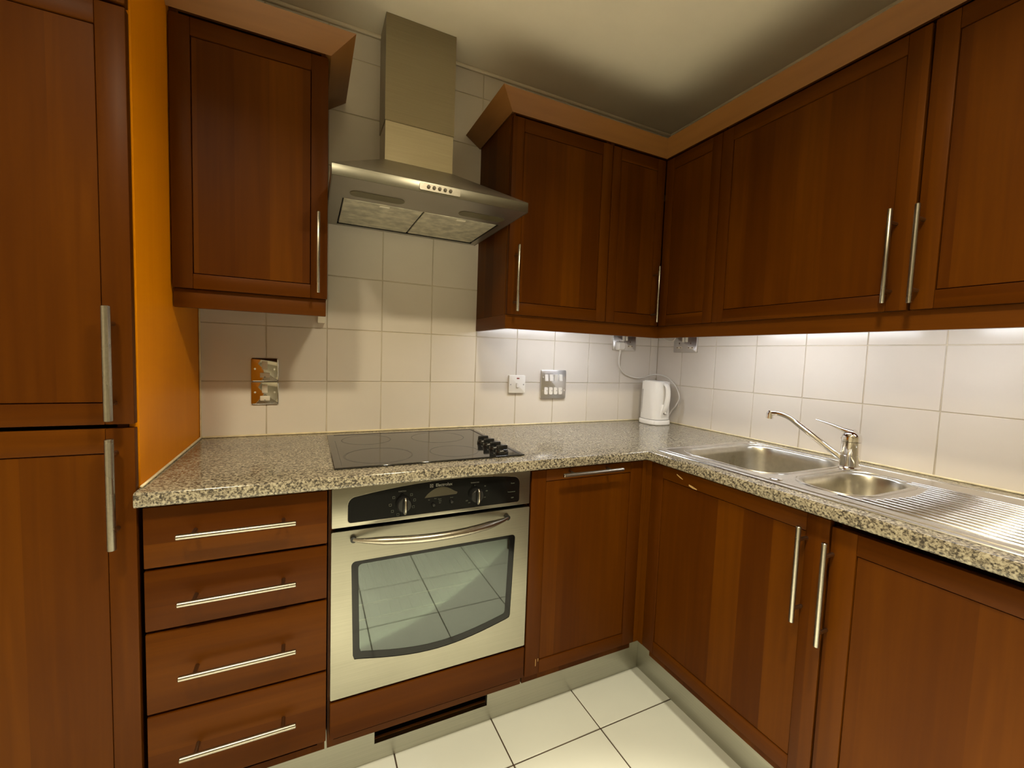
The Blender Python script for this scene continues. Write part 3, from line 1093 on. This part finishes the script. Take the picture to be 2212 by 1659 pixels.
pth = [(-1.058, -.002), (-1.058, -.322), (-.322, -.322), (-.322, -1.82)]
tag(sweep(MB(), pth[::1], [(.003, 2.100), (.067, 2.143), (.050, 2.1435), (-.012, 2.110)]).build('cornice', WSHEEN, origin=(-.6, -.32, 2.1)),
    'L-shaped cornice moulding running along the corner and right-hand wall cabinets', 'cornice')
tag(sweep(MB(), [(-1.056, -.004), (-1.056, -.310), (-.310, -.310), (-.310, -1.82)], [(0, 1.334), (0, UZ0 - .001), (-.018, UZ0 - .001), (-.018, 1.334)]).build('pelmet', WPEL, origin=(-.6, -.31, 1.33)),
    'L-shaped wooden light pelmet below the corner and right-hand wall cabinets', 'pelmet')

# under-cabinet strip lights
for i, (x0, x1, y0, y1, lb) in enumerate(((-.95, -.45, -.265, -.215, 'under-cabinet strip light glowing above the grid switch on the back wall'),
                                          (-.265, -.215, -1.02, -.46, 'under-cabinet strip light glowing above the sink bowls'),
                                          (-.265, -.215, -1.44, -1.16, 'under-cabinet strip light glowing above the drainer'))):
    t = thing('strip_light', lb, 'light', ((x0 + x1) / 2, (y0 + y1) / 2, UZ0), 'strip lights under the wall cabinets')
    MB().box(x0, x1, y0, y1, 1.372, UZ0 - .0005, .002).build('lamp_housing', WHITE_PL, t)
    MB().box(x0 + .01, x1 - .01, y0 + .010, y1 - .010, 1.360, 1.3715, .004, 2).build('diffuser', TUBE, t)

# ------------------------------------------------------------------ sockets and switches
def plate(mb, x0, x1, z0, z1, th, y=0.0, r=.005):
    P = rrect(x0, x1, z0, z1, r, 4)
    P2 = rrect(x0 + .002, x1 - .002, z0 + .002, z1 - .002, r - .001, 4)
    mb.loft([[(x, y - .0001, z) for x, z in P], [(x, y - th + .0015, z) for x, z in P], [(x, y - th, z) for x, z in P2]])


for i, (z0, z1, lb) in enumerate(((1.1095, 1.1925, 'polished metal fused switch plate, upper of the stacked pair on left wall tiles'),
                                  (1.0265, 1.1085, 'polished metal fused switch plate, lower of the stacked pair on left wall tiles'))):
    x0, x1 = -1.898, -1.813
    t = thing('wall_switch', lb, 'switch', ((x0 + x1) / 2, 0, z0), 'pair of fused switches on the left tiles')
    mb = MB()
    plate(mb, x0, x1, z0, z1, .007)
    mb.build('face_plate', CHROME_PL, t)
    xm = (x0 + x1) / 2
    MB().box(xm - .009, xm + .009, -.0105, -.0065, z1 - .040, z1 - .010, .0015, 2).build('rocker', CREAM_PL, t)
    fu = MB().box(xm - .015, xm + .016, -.0095, -.0065, z0 + .014, z0 + .031, .0012, 2).build('fuse_carrier', CREAM_PL, t)
    MB().tube([(xm, -.0094, z0 + .016), (xm, -.0100, z0 + .016)], .0028, 10).build('screw', GREYP, fu)
    for sx in (x0 + .012, x1 - .012):
        MB().tube([(sx, -.0068, (z0 + z1) / 2 + .003), (sx, -.0080, (z0 + z1) / 2 + .003)], .0034, 12).build('screw', CHROME, t)

t = thing('wall_switch', 'white plastic cooker switch with red neon on the back wall tiles', 'switch', (-.85, 0, 1.06))
mb = MB()
plate(mb, -.8915, -.8085, 1.0625, 1.1445, .013)
mb.build('face_plate', WHITE_PL, t)
MB().box(-.856, -.843, -.0185, -.0125, 1.088, 1.1085, .0015).build('rocker', WHITE_PL, t)
MB().box(-.8535, -.8405, -.0138, -.0125, 1.1275, 1.1325).build('neon', RED, t)
for sx in (-.8835, -.818):
    MB().tube([(sx, -.0128, 1.1015), (sx, -.0135, 1.1015)], .003, 12).build('screw', GREYP, t)

t = thing('grid_switch', 'large polished metal grid switch plate with two rows of four modules', 'switch', (-.655, 0, 1.035))
mb = MB()
plate(mb, -.7235, -.5865, 1.0355, 1.1715, .012, r=.008)
mb.build('face_plate', GRID_PL, t)
for k in range(4):
    x = -.6975 + k * .0262
    a = MB()
    L_ = [[(x - .0085, -.0115, 1.1505), (x + .0085, -.0115, 1.1505), (x + .0085, -.0115, 1.1185), (x - .0085, -.0115, 1.1185)],
          [(x - .0085, -.0135, 1.1505), (x + .0085, -.0135, 1.1505), (x + .0085, -.0185, 1.1195), (x - .0085, -.0185, 1.1195)]]
    if k == 2:
        L_[1] = [(x - .0085, -.0185, 1.1495), (x + .0085, -.0185, 1.1495), (x + .0085, -.0135, 1.1185), (x - .0085, -.0135, 1.1185)]
    a.loft(L_)
    a.build('rocker', WHITE_PL, t)
    f = MB()
    P = rrect(x - .0095, x + .0095, 1.0555, 1.0890, .005, 4)
    f.loft([[(px_, -.0115, pz) for px_, pz in P], [(px_, -.0150, pz) for px_, pz in P]])
    fc = f.build('fuse_carrier', WHITE_PL, t)
    MB().tube([(x + .005, -.0149, 1.0725), (x + .005, -.0154, 1.0725)], .0023, 10).build('screw', GREYP, fc)
for sx in (-.7135, -.5960):
    for sz in (1.137, 1.0745):
        MB().tube([(sx, -.0118, sz), (sx, -.0127, sz)], .0028, 10).build('screw', CHROME, t)


def socket(lb, axis):
    """double socket; a runs along the wall"""
    base = (-.236, 0, 1.279) if axis == 'x' else (0, -.191, 1.279)
    t = thing('double_socket', lb, 'socket', base)

    def T(mb):
        if axis == 'x':
            mb.v = [(base[0] + a, d_, 1.279 + z) for a, d_, z in mb.v]
        else:
            mb.v = [(d_, base[1] - a, 1.279 + z) for a, d_, z in mb.v]
        return mb
    mb = MB()
    plate(mb, -.074, .074, 0, .086, .008)
    T(mb).build('face_plate', GRID_PL, t)
    for s_ in (-1, 1):
        mb = MB().box(s_ * .036 - .0165, s_ * .036 + .0165, -.0092, -.0075, .0185, .0295, .0006)
        ins = T(mb).build('insert', CREAM_PL, t)
        mb = MB()
        for q in (-.011, .011):
            mb.box(s_ * .036 + q - .0028, s_ * .036 + q + .0028, -.0095, -.0088, .0215, .0265)
        mb.box(s_ * .036 - .002, s_ * .036 + .002, -.0092, -.0078, .042, .050)
        T(mb).build('pin_holes', BRASS, ins)
        mb = MB().box(s_ * .010 - .006, s_ * .010 + .006, -.0125, -.0075, .052, .076, .001)
        T(mb).build('rocker', CREAM_PL, t)
    return t


s1 = socket('polished metal double socket under the cabinets, white plug in its left outlet', 'x')
s2 = socket('empty polished metal double socket on the right wall near the corner', 'y')

# ------------------------------------------------------------------ kettle
KX, KY, KZ = -.112, -.118, WZ1
kt = thing('kettle', 'white plastic jug kettle standing in the worktop corner', 'kettle', (KX, KY, KZ))
hdir = Vector((0, -1))       # handle side
sd = Vector((-hdir.y, hdir.x))


def ring(z, a, bq, off=0.0, n=40, p=3.2):
    out = []
    for k in range(n):
        t_ = 2 * PI * k / n
        c_, s_ = math.cos(t_), math.sin(t_)
        u_ = a * abs(c_) ** (2 / p) * (1 if c_ >= 0 else -1) + off
        v_ = bq * abs(s_) ** (2 / p) * (1 if s_ >= 0 else -1)
        out.append((KX + hdir.x * u_ + sd.x * v_, KY + hdir.y * u_ + sd.y * v_, KZ + z))
    return out


MB().loft([ring(.0006, .066, .060), ring(.004, .069, .063), ring(.021, .069, .063), ring(.025, .066, .060)]).build('power_base', KETTLE, kt)
MB().loft([ring(.0255, .058, .054), ring(.028, .064, .059), ring(.08, .0625, .058), ring(.16, .061, .0575, -.001), ring(.2145, .060, .0565, -.002), ring(.2165, .058, .0545, -.002)]).build('jug', KETTLE, kt)
MB().loft([ring(.2167, .053, .050, -.002), ring(.2195, .051, .048, -.002), ring(.2215, .034, .032, -.002)]).build('lid', KETTLE, kt)
# pouring spout on the far side
mb = MB()
sp0 = Vector((KX, KY)) - hdir * .052
mb.loft([[(sp0.x + sd.x * s_ - hdir.x * e_, sp0.y + sd.y * s_ - hdir.y * e_, KZ + z) for s_, e_, z in tri] for tri in
         (((-.010, 0, .165), (.010, 0, .165), (.0, .003, .165)), ((-.024, 0, .214), (.024, 0, .214), (.0, .026, .214)))])
mb.build('spout', KETTLE, kt)


def kp(u_, v_, z):
    return (KX + hdir.x * u_ + sd.x * v_, KY + hdir.y * u_ + sd.y * v_, KZ + z)


L = []
hc = spline([(.040, 0, .205), (.062, 0, .205), (.078, 0, .192), (.083, 0, .160), (.081, 0, .125), (.074, 0, .095), (.064, 0, .075), (.050, 0, .060)], 5)
for i, p in enumerate(hc):
    t_ = i / (len(hc) - 1)
    a_ = hc[max(i - 1, 0)]
    c_ = hc[min(i + 1, len(hc) - 1)]
    tg = (c_ - a_).normalized()
    nx_, nz_ = -tg.z, tg.x
    wv, wu = .0125 + .004 * t_, .0085 + .006 * t_ * t_
    L.append([kp(p.x + nx_ * wu * math.cos(q), wv * math.sin(q), p.z + nz_ * wu * math.cos(q)) for q in [2 * PI * k / 16 for k in range(16)]])
MB().loft(L).build('handle', KETTLE, kt)
# lower handle swell with on/off switch
MB().loft([[kp(.050 + u_ * .9, v_, .030 + z) for u_, v_ in rrect(-.012, s_, -s2_, s2_, .010, 4)] for z, s_, s2_ in ((0, .014, .026), (.03, .018, .024), (.055, .024, .020), (.075, .028, .016))]).build('handle_root', KETTLE, kt)
sw = []
for k in range(18):
    q = 2 * PI * k / 18
    sw.append((.0085 * math.cos(q), .0055 * math.sin(q)))
MB().loft([[kp(.066 + d_, s_ * m_ + .002, .062 + z * m_) for s_, z in sw] for d_, m_ in ((0, 1.35), (.006, 1.25), (.0062, 1.0))]).build('switch_bezel', GREYP, kt)
MB().loft([[kp(.068 + d_, s_ * m_ + .002, .062 + z * m_) for s_, z in sw] for d_, m_ in ((0, .9), (.0075, .8))]).build('switch', KETTLE, kt)
# water gauge on the left flank facing the room
vg = -.0535
MB().loft([[kp(u_ - .030, vg - d_, .055 + z) for u_, z in ((-.006, 0), (.006, 0), (.006, .12), (-.006, .12))] for d_ in (-.004, .0022)]).build('water_gauge', GREYP, kt)

# plug and flex
pg = thing('power_plug', 'white plug with pale flex looping from the socket to the kettle base', 'plug', (-.272, -.009, 1.28))
P0 = rrect(-.025, .025, -.024, .022, .012, 5)
MB().loft([[(-.272 + x * k_, y_, 1.304 + z * k_) for x, z in P0] for y_, k_ in ((-.0093, 1.0), (-.018, 1.0), (-.030, .86), (-.034, .7))]).build('plug_body', WHITE_PL, pg)
MB().tube([(-.273, -.020, 1.282), (-.274, -.020, 1.262)], [.0055, .0042], 12).build('strain_relief', WHITE_PL, pg)
fx = spline([(-.274, -.020, 1.264), (-.276, -.018, 1.236), (-.268, -.014, 1.200), (-.240, -.012, 1.166), (-.199, -.012, 1.149), (-.150, -.014, 1.139),
             (-.105, -.018, 1.142), (-.062, -.022, 1.155), (-.036, -.045, 1.160), (-.024, -.090, 1.152), (-.020, -.134, 1.128), (-.018, -.168, 1.090),
             (-.018, -.184, 1.048), (-.019, -.166, 1.008), (-.020, -.138, .975), (-.020, -.120, .945), (-.030, -.098, .924), (-.050, -.085, .921)], 6)
MB().tube(fx, .0032, 10).build('flex', WHITE_PL, pg)
lc = MB().tube(spline([(-.012, -.020, 1.375), (-.010, -.050, 1.352), (-.008, -.080, 1.3405), (-.008, -.108, 1.3385), (-.010, -.125, 1.349), (-.012, -.135, 1.375)], 6), .0026, 8).build('lamp_flex', WHITE_PL, origin=(-.01, -.08, 1.37))
tag(lc, 'thin white lamp flex sagging below the corner wall cabinet', 'cable')

# ------------------------------------------------------------------ ceiling downlights
for i, (x, y) in enumerate(DOWNLIGHTS):
    t = thing('ceiling_downlight', ['recessed ceiling downlight in front of the tall cabinet', 'recessed ceiling downlight in front of the oven'][i], 'light', (x, y, CZ), 'recessed downlights in the ceiling')
    mb = MB()
    n = 32
    mb.loft([[(x + r * math.cos(2 * PI * k / n), y + r * math.sin(2 * PI * k / n), z) for k in range(n)] for r, z in ((.048, CZ - .001), (.050, CZ - .004), (.042, CZ - .006), (.036, CZ - .002))], False, False)
    mb.build('bezel', CHROME, t)
    MB().tube([(x, y, CZ - .0005), (x, y, CZ - .0015)], .036, 32).build('lamp_glass', BULB, t)
    # halogen reflector lamp: hot narrow beam inside a wide weak spill
    for nm, watts, ang in (('beam', BEAM_W, 43), ('spill', SPILL_W, 115)):
        if nm == 'beam':
            ld = bpy.data.lights.new(nm, 'SPOT')
            ld.shadow_soft_size = .035
            ld.spot_size = math.radians(ang)
            ld.spot_blend = 1.0
        else:
            ld = bpy.data.lights.new(nm, 'AREA')
            ld.shape = 'DISK'
            ld.size = .15
            ld.spread = math.radians(138)
        ld.energy = watts
        ld.color = DOWN_C
        lo = bpy.data.objects.new(nm, ld)
        S.collection.objects.link(lo)
        lo.parent = t
        lo.location = (0, 0, -.012)
